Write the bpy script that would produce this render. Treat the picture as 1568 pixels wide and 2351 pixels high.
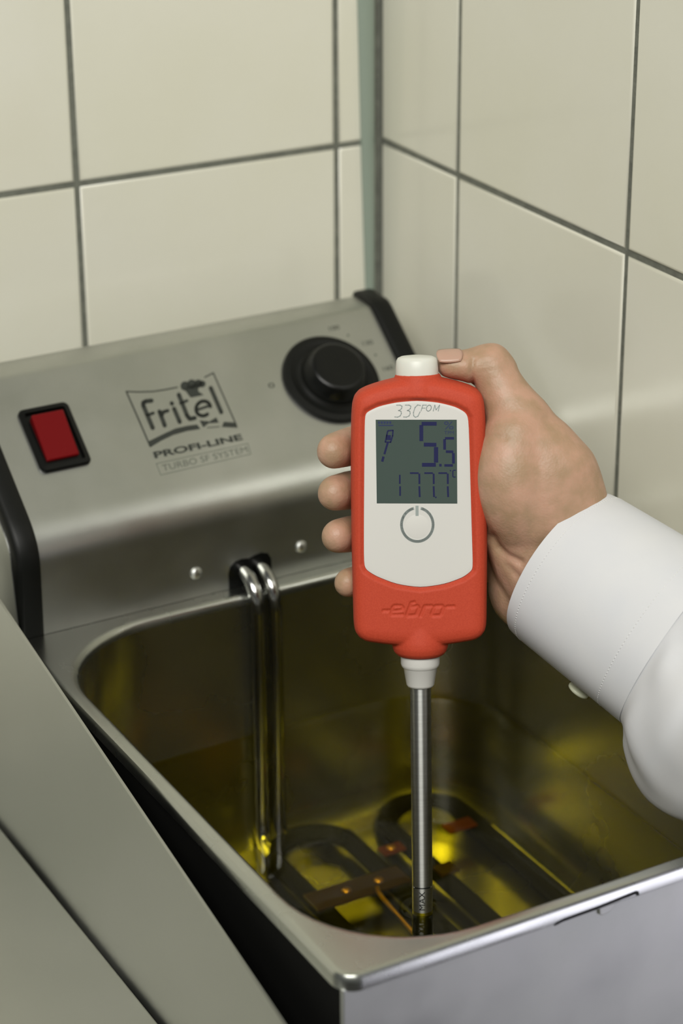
import bpy, math, random
import numpy as np
from mathutils import Matrix, Vector

# ------------------------------------------------------------------ clear
for o in list(bpy.data.objects):
    bpy.data.objects.remove(o, do_unlink=True)
scene = bpy.context.scene
COL = scene.collection
RIM = 1100.0            # height of the fryer rim above the floor, mm
# local millimetre frame: origin at the rim plane, centre of the joint between tank and control panel
CAM = np.array([-467.6, -929.0, 500.0])
F, CX, CY = 5262.8, 784.0, 1175.5          # focal length in pixels of the 1568 x 2351 frame


def cam_rows(p, y, r):
    cp, sp, cy, sy = math.cos(p), math.sin(p), math.cos(y), math.sin(y)
    fwd = np.array([sy * cp, cy * cp, -sp])
    right = np.array([cy, -sy, 0.0])
    down = np.cross(fwd, right)
    cr, sr = math.cos(r), math.sin(r)
    return np.array([cr * right + sr * down, -sr * right + cr * down, fwd])


MC = cam_rows(math.radians(23.905), math.radians(29.254), math.radians(0.384))
RIGHT, UP, FWD = MC[0], -MC[1], MC[2]

# ------------------------------------------------------------------ camera
cd = bpy.data.cameras.new('camera')
cam = bpy.data.objects.new('camera', cd)
COL.objects.link(cam)
cd.sensor_fit = 'VERTICAL'
cd.sensor_height = 36.0
cd.lens = F / 2351.0 * 36.0
cd.clip_start = 0.05
cd.clip_end = 50
cd.dof.use_dof = True
cd.dof.focus_distance = 0.992
cd.dof.aperture_fstop = 7.5
cam.matrix_world = Matrix((
    (RIGHT[0], UP[0], -FWD[0], CAM[0] / 1000),
    (RIGHT[1], UP[1], -FWD[1], CAM[1] / 1000),
    (RIGHT[2], UP[2], -FWD[2], (CAM[2] + RIM) / 1000),
    (0, 0, 0, 1)))
scene.camera = cam

# ------------------------------------------------------------------ world and lights
w = bpy.data.worlds.new('room_light')
scene.world = w
w.use_nodes = True
w.node_tree.nodes['Background'].inputs[0].default_value = (0.93, 0.96, 0.90, 1)
w.node_tree.nodes['Background'].inputs[1].default_value = 0.13


def area(name, loc, target, sx, sy, power, color):
    ld = bpy.data.lights.new(name, 'AREA')
    ld.shape = 'RECTANGLE'
    ld.size = sx
    ld.size_y = sy
    ld.energy = power
    ld.color = color
    o = bpy.data.objects.new(name, ld)
    COL.objects.link(o)
    o.location = loc
    d = Vector(target) - Vector(loc)
    o.rotation_euler = d.to_track_quat('-Z', 'Y').to_euler()
    return o


# the room's ceiling lamp, above and behind the camera
area('ceiling_lamp_offscreen', (-1.0, -1.45, 2.75), (-0.2, -0.2, 1.0), 1.6, 0.9, 60, (1.0, 0.99, 0.93))
# cool daylight from the front right: its violet-white reflections show on the fryer front, rim and screws
area('glass_door_right_offscreen', (1.05, -1.60, 0.82), (0.0, -0.30, 1.02), 0.9, 1.2, 12, (0.86, 0.84, 1.0))

vs = scene.view_settings
vs.view_transform = 'Standard'
vs.look = 'None'
vs.exposure = -0.10
vs.gamma = 1.0
vs.use_curve_mapping = False


# ------------------------------------------------------------------ materials
def srgb(r, g, b):
    def c(v):
        v /= 255.0
        return v / 12.92 if v <= 0.04045 else ((v + 0.055) / 1.055) ** 2.4
    return (c(r), c(g), c(b), 1.0)


def mat(name, col, rough=0.5, metal=0.0, noise=None, bump=None, spec=0.5, coat=0.0, sss=0.0, stretch=None,
        rvar=None, emit=None):
    """noise = (scale, colour2, amount); bump = (scale, strength, distance)."""
    m = bpy.data.materials.new(name)
    m.use_nodes = True
    nt = m.node_tree
    b = nt.nodes['Principled BSDF']
    b.inputs['Base Color'].default_value = col
    b.inputs['Roughness'].default_value = rough
    b.inputs['Metallic'].default_value = metal
    b.inputs['Specular IOR Level'].default_value = spec
    b.inputs['Coat Weight'].default_value = coat
    b.inputs['Coat Roughness'].default_value = 0.08
    if sss:
        b.inputs['Subsurface Weight'].default_value = sss
        b.inputs['Subsurface Radius'].default_value = (0.003, 0.0012, 0.0008)
        b.inputs['Subsurface Scale'].default_value = 1.0
    if emit:
        b.inputs['Emission Color'].default_value = emit[0]
        b.inputs['Emission Strength'].default_value = emit[1]
    tc = nt.nodes.new('ShaderNodeTexCoord')
    vec = tc.outputs['Object']
    if stretch:
        mp = nt.nodes.new('ShaderNodeMapping')
        mp.inputs['Scale'].default_value = stretch
        nt.links.new(vec, mp.inputs['Vector'])
        vec = mp.outputs['Vector']
    if noise:
        n = nt.nodes.new('ShaderNodeTexNoise')
        n.inputs['Scale'].default_value = noise[0]
        n.inputs['Detail'].default_value = 5
        nt.links.new(vec, n.inputs['Vector'])
        mx = nt.nodes.new('ShaderNodeMix')
        mx.data_type = 'RGBA'
        rmp = nt.nodes.new('ShaderNodeMapRange')
        rmp.inputs['From Min'].default_value = 0.35
        rmp.inputs['From Max'].default_value = 0.65
        rmp.inputs['To Max'].default_value = noise[2]
        nt.links.new(n.outputs['Fac'], rmp.inputs['Value'])
        nt.links.new(rmp.outputs['Result'], mx.inputs[0])
        mx.inputs[6].default_value = col
        mx.inputs[7].default_value = noise[1]
        nt.links.new(mx.outputs[2], b.inputs['Base Color'])
    if rvar:
        n2 = nt.nodes.new('ShaderNodeTexNoise')
        n2.inputs['Scale'].default_value = rvar[0]
        n2.inputs['Detail'].default_value = 4
        nt.links.new(tc.outputs['Object'], n2.inputs['Vector'])
        r2 = nt.nodes.new('ShaderNodeMapRange')
        r2.inputs['From Min'].default_value = 0.3
        r2.inputs['From Max'].default_value = 0.7
        r2.inputs['To Min'].default_value = rvar[1]
        r2.inputs['To Max'].default_value = rvar[2]
        nt.links.new(n2.outputs['Fac'], r2.inputs['Value'])
        nt.links.new(r2.outputs['Result'], b.inputs['Roughness'])
    if bump:
        n3 = nt.nodes.new('ShaderNodeTexNoise')
        n3.inputs['Scale'].default_value = bump[0]
        n3.inputs['Detail'].default_value = 4
        nt.links.new(vec, n3.inputs['Vector'])
        bp = nt.nodes.new('ShaderNodeBump')
        bp.inputs['Strength'].default_value = bump[1]
        bp.inputs['Distance'].default_value = bump[2]
        nt.links.new(n3.outputs['Fac'], bp.inputs['Height'])
        nt.links.new(bp.outputs['Normal'], b.inputs['Normal'])
    return m


M = {}
M['tile'] = mat('glazed_tile', srgb(219, 217, 204), 0.16, noise=(9, srgb(215, 213, 197), 1.0), bump=(14, 0.10, 0.002))
M['grout'] = mat('grey_grout', srgb(112, 114, 104), 0.9, noise=(160, srgb(92, 94, 86), 0.8), bump=(500, 0.5, 0.001))
M['sealant'] = mat('grey_green_sealant', srgb(138, 150, 138), 0.55)
M['plaster'] = mat('wall_backing', srgb(150, 150, 140), 0.9)
M['floor'] = mat('dark_floor', srgb(70, 68, 64), 0.5, noise=(6, srgb(60, 58, 55), 1.0))
M['steel'] = mat('brushed_steel', (0.47, 0.48, 0.445, 1), 0.36, 1.0, noise=(5, (0.53, 0.535, 0.50, 1), 1.0),
                 stretch=(1, 14, 14), rvar=(18, 0.33, 0.42), bump=(90, 0.05, 0.0005))
M['rim'] = mat('rim_steel', (0.50, 0.51, 0.475, 1), 0.26, 1.0, rvar=(25, 0.21, 0.31))
M['panel'] = mat('panel_steel', (0.47, 0.48, 0.445, 1), 0.38, 1.0, noise=(22, (0.53, 0.535, 0.50, 1), 1.0),
                 rvar=(30, 0.35, 0.41))
M['front'] = mat('front_steel', (0.47, 0.48, 0.445, 1), 0.42, 1.0, noise=(16, (0.53, 0.535, 0.50, 1), 1.0),
                 rvar=(26, 0.36, 0.5))
M['unit'] = mat('satin_steel', (0.47, 0.48, 0.445, 1), 0.38, 1.0, noise=(7, (0.53, 0.535, 0.50, 1), 1.0),
                rvar=(14, 0.34, 0.44))
M['tank'] = mat('tank_steel', (0.47, 0.46, 0.38, 1), 0.26, 1.0, rvar=(12, 0.22, 0.30))
M['chrome'] = mat('rod_steel', (0.58, 0.585, 0.56, 1), 0.22, 1.0, noise=(900, (0.48, 0.48, 0.46, 1), 0.6),
                  stretch=(0.05, 0.05, 1))
b_ = M['chrome'].node_tree.nodes['Principled BSDF']
b_.inputs['Anisotropic'].default_value = 0.85
b_.inputs['Roughness'].default_value = 0.36
tg = M['chrome'].node_tree.nodes.new('ShaderNodeTangent')
tg.direction_type = 'RADIAL'
tg.axis = 'Z'
b_.inputs['Anisotropic Rotation'].default_value = 0.25
M['chrome'].node_tree.links.new(tg.outputs[0], b_.inputs['Tangent'])
M['tube'] = mat('heater_tube_steel', (0.46, 0.46, 0.44, 1), 0.15, 1.0)
M['element'] = mat('heater_element_dark', (0.010, 0.010, 0.007, 1), 0.7, 0.0, spec=0.05)
M['copper'] = mat('brown_bracket', srgb(110, 50, 25), 0.5, 0.6)
M['brown'] = mat('dark_bracket', srgb(48, 28, 18), 0.5, 0.3)
M['brass'] = mat('brass_rivet', srgb(200, 150, 40), 0.3, 1.0)
M['black'] = mat('black_plastic', srgb(15, 16, 14), 0.45, spec=0.22)
M['blackgloss'] = mat('black_gloss_plastic', srgb(10, 11, 10), 0.3, spec=0.3)
M['blackmetal'] = mat('black_side_metal', srgb(13, 13, 12), 0.7, spec=0.1)
M['red'] = mat('red_rocker', srgb(104, 8, 12), 0.4, spec=0.15)
M['print'] = mat('dark_print', srgb(38, 42, 36), 0.6)
M['print2'] = mat('grey_print', srgb(92, 96, 86), 0.6)
M['orange'] = mat('orange_rubber', srgb(188, 70, 46), 0.62, noise=(1500, srgb(180, 64, 41), 1.0), spec=0.25,
                  bump=(2500, 0.15, 0.0002))
M['white'] = mat('white_plastic', srgb(208, 206, 201), 0.34, spec=0.3)
M['cap'] = mat('white_cap', srgb(214, 214, 205), 0.4, sss=0.1)
M['lcd'] = mat('lcd_glass', srgb(70, 82, 77), 0.14, spec=0.35)
M['digit'] = mat('lcd_segment', srgb(30, 33, 74), 0.3)
M['digit2'] = mat('lcd_segment_faint', srgb(48, 56, 90), 0.3)
M['grey'] = mat('grey_ink', srgb(150, 158, 155), 0.6, spec=0.2)
M['nail'] = mat('nail', srgb(182, 148, 130), 0.36, sss=0.2)
M['cloth'] = mat('white_cotton', srgb(208, 208, 210), 0.9, noise=(30, srgb(203, 204, 208), 1.0), spec=0.2, bump=(2200, 0.12, 0.0002))
M['thread'] = mat('cotton_thread', srgb(222, 222, 221), 0.9)
M['button'] = mat('shirt_button', srgb(214, 216, 190), 0.3)
M['legs'] = mat('table_steel', (0.4, 0.4, 0.4, 1), 0.4, 1.0)


def skin_material():
    m = mat('skin', srgb(205, 163, 138), 0.48, sss=0.22)
    nt = m.node_tree
    b = nt.nodes['Principled BSDF']
    tc = nt.nodes.new('ShaderNodeTexCoord')
    n = nt.nodes.new('ShaderNodeTexNoise')
    n.inputs['Scale'].default_value = 110
    n.inputs['Detail'].default_value = 3
    nt.links.new(tc.outputs['Object'], n.inputs['Vector'])
    r = nt.nodes.new('ShaderNodeValToRGB')
    e = r.color_ramp.elements
    e[0].position = 0.36
    e[0].color = srgb(163, 134, 106)
    e[1].position = 0.66
    e[1].color = srgb(184, 146, 123)
    nt.links.new(n.outputs['Fac'], r.inputs['Fac'])
    nt.links.new(r.outputs['Color'], b.inputs['Base Color'])
    v = nt.nodes.new('ShaderNodeTexVoronoi')
    v.inputs['Scale'].default_value = 900
    nt.links.new(tc.outputs['Object'], v.inputs['Vector'])
    n2 = nt.nodes.new('ShaderNodeTexNoise')
    n2.inputs['Scale'].default_value = 260
    n2.inputs['Detail'].default_value = 5
    nt.links.new(tc.outputs['Object'], n2.inputs['Vector'])
    ad = nt.nodes.new('ShaderNodeMath')
    ad.operation = 'MULTIPLY_ADD'
    ad.inputs[1].default_value = 0.35
    nt.links.new(v.outputs['Distance'], ad.inputs[0])
    nt.links.new(n2.outputs['Fac'], ad.inputs[2])
    bp = nt.nodes.new('ShaderNodeBump')
    bp.inputs['Strength'].default_value = 0.28
    bp.inputs['Distance'].default_value = 0.0007
    nt.links.new(ad.outputs[0], bp.inputs['Height'])
    nt.links.new(bp.outputs['Normal'], b.inputs['Normal'])
    return m


M['skin'] = skin_material()


def oil_material():
    m = bpy.data.materials.new('frying_oil')
    m.use_nodes = True
    nt = m.node_tree
    nt.nodes.remove(nt.nodes['Principled BSDF'])
    out = nt.nodes['Material Output']
    tr = nt.nodes.new('ShaderNodeBsdfTransparent')
    tr.inputs[0].default_value = (0.90, 0.82, 0.13, 1)
    gl = nt.nodes.new('ShaderNodeBsdfGlossy')
    gl.inputs['Roughness'].default_value = 0.0
    fr = nt.nodes.new('ShaderNodeFresnel')
    fr.inputs['IOR'].default_value = 1.25
    mx = nt.nodes.new('ShaderNodeMixShader')
    nt.links.new(fr.outputs[0], mx.inputs[0])
    nt.links.new(tr.outputs[0], mx.inputs[1])
    nt.links.new(gl.outputs[0], mx.inputs[2])
    nt.links.new(mx.outputs[0], out.inputs['Surface'])
    return m


M['oil'] = oil_material()


# ------------------------------------------------------------------ helpers
def W(p):
    return (p[0] / 1000.0, p[1] / 1000.0, (p[2] + RIM) / 1000.0)


def tag(o, label=None, cat=None, group=None, kind=None):
    if label:
        o['label'] = label
    if cat:
        o['category'] = cat
    if group:
        o['group'] = group
    if kind:
        o['kind'] = kind
    return o


def empty(name, p, label, cat):
    o = bpy.data.objects.new(name, None)
    COL.objects.link(o)
    o.location = W(p)
    o.empty_display_size = 0.03
    return tag(o, label, cat)


def worldpos(o):
    v = Vector(o.location)
    while o.parent:
        o = o.parent
        v = v + Vector(o.location)
    return v


def mesh_obj(name, verts, faces, m, parent=None, smooth=True, origin=None):
    """verts in local millimetres; each object's origin sits on its own first centre"""
    V = np.array([W(v) for v in verts], dtype=float)
    org = V.mean(axis=0) if origin is None else np.array(W(origin))
    me = bpy.data.meshes.new(name)
    me.from_pydata([tuple(v) for v in (V - org)], [], [tuple(int(i) for i in f) for f in faces])
    me.update()
    if smooth:
        for p in me.polygons:
            p.use_smooth = True
    me.materials.append(m)
    o = bpy.data.objects.new(name, me)
    COL.objects.link(o)
    if parent is not None:
        o.parent = parent
        pw = worldpos(parent)
        o.location = Vector(org) - pw
    else:
        o.location = Vector(org)
    return o


def auto(o, ang=35):
    """keep edges sharper than the angle crisp"""
    me = o.data
    import bmesh
    bm = bmesh.new()
    bm.from_mesh(me)
    for e in bm.edges:
        if len(e.link_faces) == 2:
            e.smooth = e.calc_face_angle(0) < math.radians(ang)
    bm.to_mesh(me)
    bm.free()
    return o


def recalc(o):
    import bmesh
    bm = bmesh.new()
    bm.from_mesh(o.data)
    bmesh.ops.recalc_face_normals(bm, faces=bm.faces)
    bm.to_mesh(o.data)
    bm.free()
    return o


def bevel(o, width_mm, seg=3):
    md = o.modifiers.new('bevel', 'BEVEL')
    md.width = width_mm / 1000.0
    md.segments = seg
    md.limit_method = 'ANGLE'
    md.angle_limit = math.radians(40)
    return o


def box(x0, x1, y0, y1, z0, z1):
    v = [(x, y, z) for x in (x0, x1) for y in (y0, y1) for z in (z0, z1)]
    f = [(0, 1, 3, 2), (4, 6, 7, 5), (0, 4, 5, 1), (2, 3, 7, 6), (0, 2, 6, 4), (1, 5, 7, 3)]
    return v, f


def loft(rings, cap0=False, cap1=False, closed=True):
    n = len(rings[0])
    v = [p for r in rings for p in r]
    f = []
    for i in range(len(rings) - 1):
        for j in range(n if closed else n - 1):
            k = (j + 1) % n
            f.append((i * n + j, i * n + k, (i + 1) * n + k, (i + 1) * n + j))
    if cap0:
        f.append(tuple(range(n))[::-1])
    if cap1:
        f.append(tuple((len(rings) - 1) * n + j for j in range(n)))
    return v, f


def nrm(v):
    v = np.array(v, float)
    return v / np.linalg.norm(v)


def catmull(P, per=8):
    P = [np.array(p, float) for p in P]
    P = [2 * P[0] - P[1]] + P + [2 * P[-1] - P[-2]]
    out = []
    for i in range(1, len(P) - 2):
        for k in range(per):
            t = k / per
            a, b, c, d = P[i - 1], P[i], P[i + 1], P[i + 2]
            out.append(0.5 * (2 * b + (c - a) * t + (2 * a - 5 * b + 4 * c - d) * t * t + (3 * b - a - 3 * c + d) * t ** 3))
    out.append(P[-2])
    return out


def tube(path, r, n=14, caps=True):
    path = [np.array(p, float) for p in path]
    rings = []
    ref = None
    for i, p in enumerate(path):
        t = nrm(path[min(i + 1, len(path) - 1)] - path[max(i - 1, 0)])
        if ref is None:
            ref = np.array([1, 0, 0.0]) if abs(t[0]) < 0.8 else np.array([0, 1.0, 0])
        b = nrm(ref - t * (ref @ t))
        c = np.cross(t, b)
        ref = b
        rr = r[i] if hasattr(r, '__len__') else r
        rings.append([p + rr * (math.cos(2 * math.pi * k / n) * b + math.sin(2 * math.pi * k / n) * c) for k in range(n)])
    return loft(rings, caps, caps)


def merge(*parts):
    v, f = [], []
    for a, b in parts:
        o = len(v)
        v += list(a)
        f += [tuple(i + o for i in q) for q in b]
    return v, f


def lathe(prof, base, axis, e1, n=40, caps=True):
    """prof = [(radius, height)] along axis from base"""
    axis = nrm(axis)
    e1 = nrm(np.array(e1) - axis * (np.array(e1) @ axis))
    e2 = np.cross(axis, e1)
    rings = []
    for r, h in prof:
        rings.append([np.array(base) + axis * h + r * (math.cos(2 * math.pi * k / n) * e1 + math.sin(2 * math.pi * k / n) * e2)
                      for k in range(n)])
    return loft(rings, caps, caps)


def ray(px, py):
    return MC.T @ np.array([(px - CX) / F, (py - CY) / F, 1.0])


def on_plane(px, py, p0, n):
    d = ray(px, py)
    return CAM + d * (((np.array(p0) - CAM) @ n) / (d @ n))


def ribbon(lines, width, to3d, up, lift=0.12, round_ends=True):
    """flat strokes: polylines in 2D, mapped by to3d, with a little thickness along up"""
    v, f = [], []

    def poly(pts):
        o = len(v)
        k = len(pts)
        for p in pts:
            v.append(to3d(p) + up * lift)
        for p in pts:
            v.append(to3d(p) - up * 0.02)
        f.append(tuple(range(o, o + k)))
        for i in range(k):
            j = (i + 1) % k
            f.append((o + i, o + j, o + k + j, o + k + i)[::-1])
    for L in lines:
        wd = width
        if isinstance(L, tuple) and isinstance(L[0], list):
            L, wd = L
        L = [np.array(p, float) for p in L]
        for a, b in zip(L[:-1], L[1:]):
            d = b - a
            ln = np.linalg.norm(d)
            if ln < 1e-6:
                continue
            d /= ln
            nn = np.array([-d[1], d[0]]) * wd / 2
            poly([a + nn, a - nn, b - nn, b + nn])
        if round_ends or len(L) > 2:
            ends = L if round_ends else L[1:-1]
            for p in ends:
                poly([p + wd / 2 * np.array([math.cos(t), math.sin(t)]) for t in np.linspace(0, 2 * math.pi, 11)[:-1]])
    return v, f


def polys(plist, to3d, up, lift=0.12):
    v, f = [], []
    for pts in plist:
        o = len(v)
        k = len(pts)
        for p in pts:
            v.append(to3d(np.array(p, float)) + up * lift)
        f.append(tuple(range(o, o + k)))
    return v, f


def text_mesh(s, quad, up, lift=0.12, shear=0.0, bold=0.0):
    """built-in font letters stretched onto a 3D quad (TL, TR, BR, BL)"""
    cu = bpy.data.curves.new('t', 'FONT')
    cu.body = s
    cu.resolution_u = 4
    cu.offset = bold
    to = bpy.data.objects.new('t', cu)
    COL.objects.link(to)
    dg = bpy.context.evaluated_depsgraph_get()
    me = bpy.data.meshes.new_from_object(to.evaluated_get(dg))
    V = np.array([v.co[:2] for v in me.vertices])
    fs = [tuple(p.vertices) for p in me.polygons]
    bpy.data.objects.remove(to)
    bpy.data.curves.remove(cu)
    bpy.data.meshes.remove(me)
    lo, hi = V.min(axis=0), V.max(axis=0)
    U = (V - lo) / (hi - lo)
    TL, TR, BR, BL = [np.array(q, float) for q in quad]
    out = []
    for a, b in U:
        out.append(BL * (1 - a) * (1 - b) + BR * a * (1 - b) + TR * a * b + TL * (1 - a) * b + up * lift)
    return out, fs


def remesh(v, f, voxel):
    """voxel-remesh a soup of closed shapes into one continuous surface; returns arrays (mm)"""
    me = bpy.data.meshes.new('tmp')
    me.from_pydata([tuple(p) for p in v], [], [tuple(q) for q in f])
    ob = bpy.data.objects.new('tmp', me)
    COL.objects.link(ob)
    recalc(ob)
    md = ob.modifiers.new('r', 'REMESH')
    md.mode = 'VOXEL'
    md.voxel_size = voxel
    md.adaptivity = 0.0
    dg = bpy.context.evaluated_depsgraph_get()
    m2 = bpy.data.meshes.new_from_object(ob.evaluated_get(dg))
    V = np.empty(len(m2.vertices) * 3)
    m2.vertices.foreach_get('co', V)
    V = V.reshape(-1, 3)
    E = np.empty(len(m2.edges) * 2, dtype=int)
    m2.edges.foreach_get('vertices', E)
    E = E.reshape(-1, 2)
    fs = [tuple(p.vertices) for p in m2.polygons]
    bpy.data.objects.remove(ob)
    bpy.data.meshes.remove(m2)
    return V, E, fs


def smooth_verts(V, E, it, k=0.5, taubin=False):
    n = len(V)
    deg = np.bincount(E.ravel(), minlength=n).astype(float)[:, None]
    for i in range(it):
        acc = np.zeros_like(V)
        for a in range(3):
            acc[:, a] = np.bincount(E[:, 0], V[E[:, 1], a], n) + np.bincount(E[:, 1], V[E[:, 0], a], n)
        kk = k if (not taubin or i % 2 == 0) else -k * 1.02
        V = V + kk * (acc / deg - V)
    return V


def vnormals(V, fs):
    Fq = np.array([q[:4] if len(q) >= 4 else (q[0], q[1], q[2], q[2]) for q in fs])
    d1 = V[Fq[:, 2]] - V[Fq[:, 0]]
    d2 = V[Fq[:, 3]] - V[Fq[:, 1]]
    fn = np.cross(d1, d2)
    N = np.zeros_like(V)
    for k in range(4):
        for a in range(3):
            N[:, a] += np.bincount(Fq[:, k], fn[:, a], len(V))
    return N / (np.linalg.norm(N, axis=1)[:, None] + 1e-12)


def seg_dist(P, lines):
    """distance from 2D points to polylines"""
    D = np.full(len(P), 1e9)
    for L in lines:
        for a, b in zip(L[:-1], L[1:]):
            a = np.array(a, float)
            b = np.array(b, float)
            ab = b - a
            t = np.clip(((P - a) @ ab) / (ab @ ab + 1e-12), 0, 1)
            d = np.linalg.norm(P - (a + t[:, None] * ab), axis=1)
            D = np.minimum(D, d)
    return D


def inside(P, poly):
    x, y = P[:, 0], P[:, 1]
    r = np.zeros(len(P), bool)
    k = len(poly)
    for i in range(k):
        x1, y1 = poly[i]
        x2, y2 = poly[(i + 1) % k]
        c = ((y1 > y) != (y2 > y))
        xi = (x2 - x1) * (y - y1) / (y2 - y1 + 1e-12) + x1
        r ^= c & (x < xi)
    return r


# ------------------------------------------------------------------ room shell
YAW = math.radians(-1.007)     # the walls are turned slightly against the fryer
cw, sw = math.cos(YAW), math.sin(YAW)


def wall_pt(x, y, z):
    """camera-centred wall frame (mm) -> local"""
    return np.array([cw * x - sw * y, sw * x + cw * y, z]) + CAM


XR, YB = 602.0, 1072.0         # planes of the right and back tiled walls
ZG, PITCH, GR = -322.0, 151.5, 2.8


def wall_box(x0, x1, y0, y1, z0, z1):
    v, f = box(x0, x1, y0, y1, z0, z1)
    return [wall_pt(*p) for p in v], f


ZF = -RIM - 500 + 0.0          # floor in the camera-centred frame
T = 5.0                        # tile proud of grout
wall_back = mesh_obj('wall_back', *wall_box(-900, XR + 120, YB - 0.55, YB + 120, ZF, 1100), M['grout'], smooth=False)
tag(wall_back, 'cream glazed tile wall with grey grout behind the fryer control panel', 'wall', kind='structure')
wall_right = mesh_obj('wall_right', *wall_box(XR - 0.55, XR + 60, 575, YB - 0.55, ZF, 1100), M['grout'], smooth=False)
tag(wall_right, 'cream glazed tile wall with grey grout standing beside the hand', 'wall', kind='structure')
floor = mesh_obj('floor', *box(-2600, 2600, -3200, 400, -RIM - 60, -RIM), M['floor'], smooth=False)
tag(floor, 'dark floor under the steel table', 'floor', kind='structure')


def tile_mesh(wd, ht):
    """pillow-edged tile in its own x (width), z (height) plane, front towards -y, metres"""
    rings = []
    for ins, y in ((0.0, 4.0), (0.0, 1.1), (0.25, 0.5), (0.8, 0.12), (1.7, 0.0)):
        a, b = wd / 2 - ins, ht / 2 - ins
        rings.append([(-a, y, -b), (a, y, -b), (a, y, b), (-a, y, b)])
    v, f = loft(rings, False, True)
    me = bpy.data.meshes.new('tile')
    me.from_pydata([tuple(np.array(p) / 1000.0) for p in v], [], [tuple(q) for q in f])
    for p in me.polygons:
        p.use_smooth = True
    me.polygons[len(me.polygons) - 1].use_smooth = False
    me.materials.append(M['tile'])
    me.update()
    return me


TILES = {}


def put_tile(parent, pc, wd, ht, rot):
    key = (round(wd, 1), round(ht, 1))
    if key not in TILES:
        TILES[key] = tile_mesh(wd, ht)
    o = bpy.data.objects.new('tile', TILES[key])
    COL.objects.link(o)
    o.parent = parent
    o.location = Vector(W(pc)) - worldpos(parent)
    o.rotation_euler = (0, 0, rot)
    return o


random.seed(4)
for k in range(-4, 4):                       # rows
    zc = ZG + (k + 0.5) * PITCH
    # back wall: grout lines at X = 573.9 - 151.2 i
    for i in range(0, 7):
        xr_ = 573.9 - 151.2 * i
        xc = xr_ - 75.6
        dy = random.uniform(-0.15, 0.15)
        put_tile(wall_back, wall_pt(xc, YB - 1.2 + dy, zc), 151.2 - GR, PITCH - GR, YAW)
    put_tile(wall_back, wall_pt((575.3 + 598) / 2, YB - 1.2, zc), 598 - 575.3, PITCH - GR, YAW)
    # right wall: grout lines at Y = 989.3 - 151.9 i
    for i in range(0, 2):
        yr_ = 989.3 - 151.9 * i
        put_tile(wall_right, wall_pt(XR - 1.2 + random.uniform(-0.15, 0.15), yr_ - 75.9, zc), 151.9 - GR, PITCH - GR, YAW - math.pi / 2)
    put_tile(wall_right, wall_pt(XR - 1.2, (684.1 + 577) / 2, zc), 684.1 - 577, PITCH - GR, YAW - math.pi / 2)
    put_tile(wall_right, wall_pt(XR - 1.2, (990.7 + YB - 3) / 2, zc), YB - 3 - 990.7, PITCH - GR, YAW - math.pi / 2)

# grey sealant bead in the corner, wider towards the top
rings = []
for z, wl in ((-900, 9.5), (-430, 10.0), (-330, 13.2), (-230, 15.6), (300, 18.0), (900, 18)):
    r = []
    for p in ((XR - wl, YB - 1.2), (XR - wl, YB - 2.6), (XR - wl + 1.2, YB - 3.2), (XR - 6.4, YB - 3.4), (XR - 5.6, YB - 2.8), (XR - 5.4, YB - 0.7), (XR - 5.4, YB + 1), (XR - wl, YB + 1)):
        r.append(wall_pt(p[0], p[1], z))
    rings.append(r)
trim = recalc(mesh_obj('trim_1', *loft(rings, True, True), M['sealant']))
auto(trim, 50)
tag(trim, 'grey green sealant strip running up the corner between the tiled walls', 'trim', kind='structure')

# ------------------------------------------------------------------ steel table under everything
WT = -200.0            # worktop height against the rim
table = empty('steel_table', (0, -150, -RIM), 'stainless steel kitchen table carrying the deep fryer', 'table')
bevel(mesh_obj('tabletop', *box(-900, 125, -420, 120, WT - 40, WT), M['unit'], table, smooth=False), 3)
for x in (-860, 85):
    for y in (-385, 100):
        mesh_obj('leg', *tube([(x, y, -RIM), (x, y, WT - 40)], 19, 20), M['legs'], table)

# ------------------------------------------------------------------ neighbouring steel unit with sloping side panel
unit = empty('steel_unit', (-340, -130, WT), 'grey stainless steel unit with a flat top and sloping side sheet beside the fryer', 'appliance')
xs = -137.6
bevel(mesh_obj('unit_body', *box(-640, xs - 5, -330, 60, WT, -104.5), M['unit'], unit, smooth=False), 2)
tp = mesh_obj('top_plate', *box(-640, xs - 2.0, -340, 70, -104.5, -102), M['unit'], unit, smooth=False)
bevel(tp, 0.9, 3)
ys = np.linspace(-345, 45, 14)
# straight sloping edge fitted to the sheet: z = -30.4 at y=-291.8, z = 29.2 at y=-13.6
edge = lambda y: 29.2 + (y + 13.6) * (29.2 + 30.4) / 278.2
ring_a = [(xs, -345, -199)] + [(xs, y, edge(y)) for y in ys] + [(xs, 45, -199)]
ring_b = [(xs + 1.3, p[1], p[2]) for p in ring_a]
sp = recalc(mesh_obj('side_panel', *loft([ring_a, ring_b], True, True), M['unit'], unit, smooth=False))
sp['label'] = 'thin sheet with a bright sloping top edge'

# ------------------------------------------------------------------ deep fryer
fryer = empty('deep_fryer', (0, -110, WT), 'stainless steel deep fryer with sloping control panel, open tank and black end caps', 'deep fryer')


def rrect(hx, y0, y1, r, z, n=12):
    r = min(r, hx - 0.01, (y1 - y0) / 2 - 0.01)
    pts = []
    m_ = 8
    for cx_, cy_, a0 in ((hx - r, y1 - r, 0), (-hx + r, y1 - r, 90), (-hx + r, y0 + r, 180), (hx - r, y0 + r, 270)):
        for k in range(n + 1):
            a = math.radians(a0 + 90 * k / n)
            pts.append((cx_ + r * math.cos(a), cy_ + r * math.sin(a), z))
    # extra points along the straight sides
    out = []
    for i, p in enumerate(pts):
        out.append(p)
        if i % (n + 1) == n:
            q = pts[(i + 1) % len(pts)]
            out += [tuple(p[c] + (q[c] - p[c]) * k / m_ for c in range(3)) for k in range(1, m_)]
    return out


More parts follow.
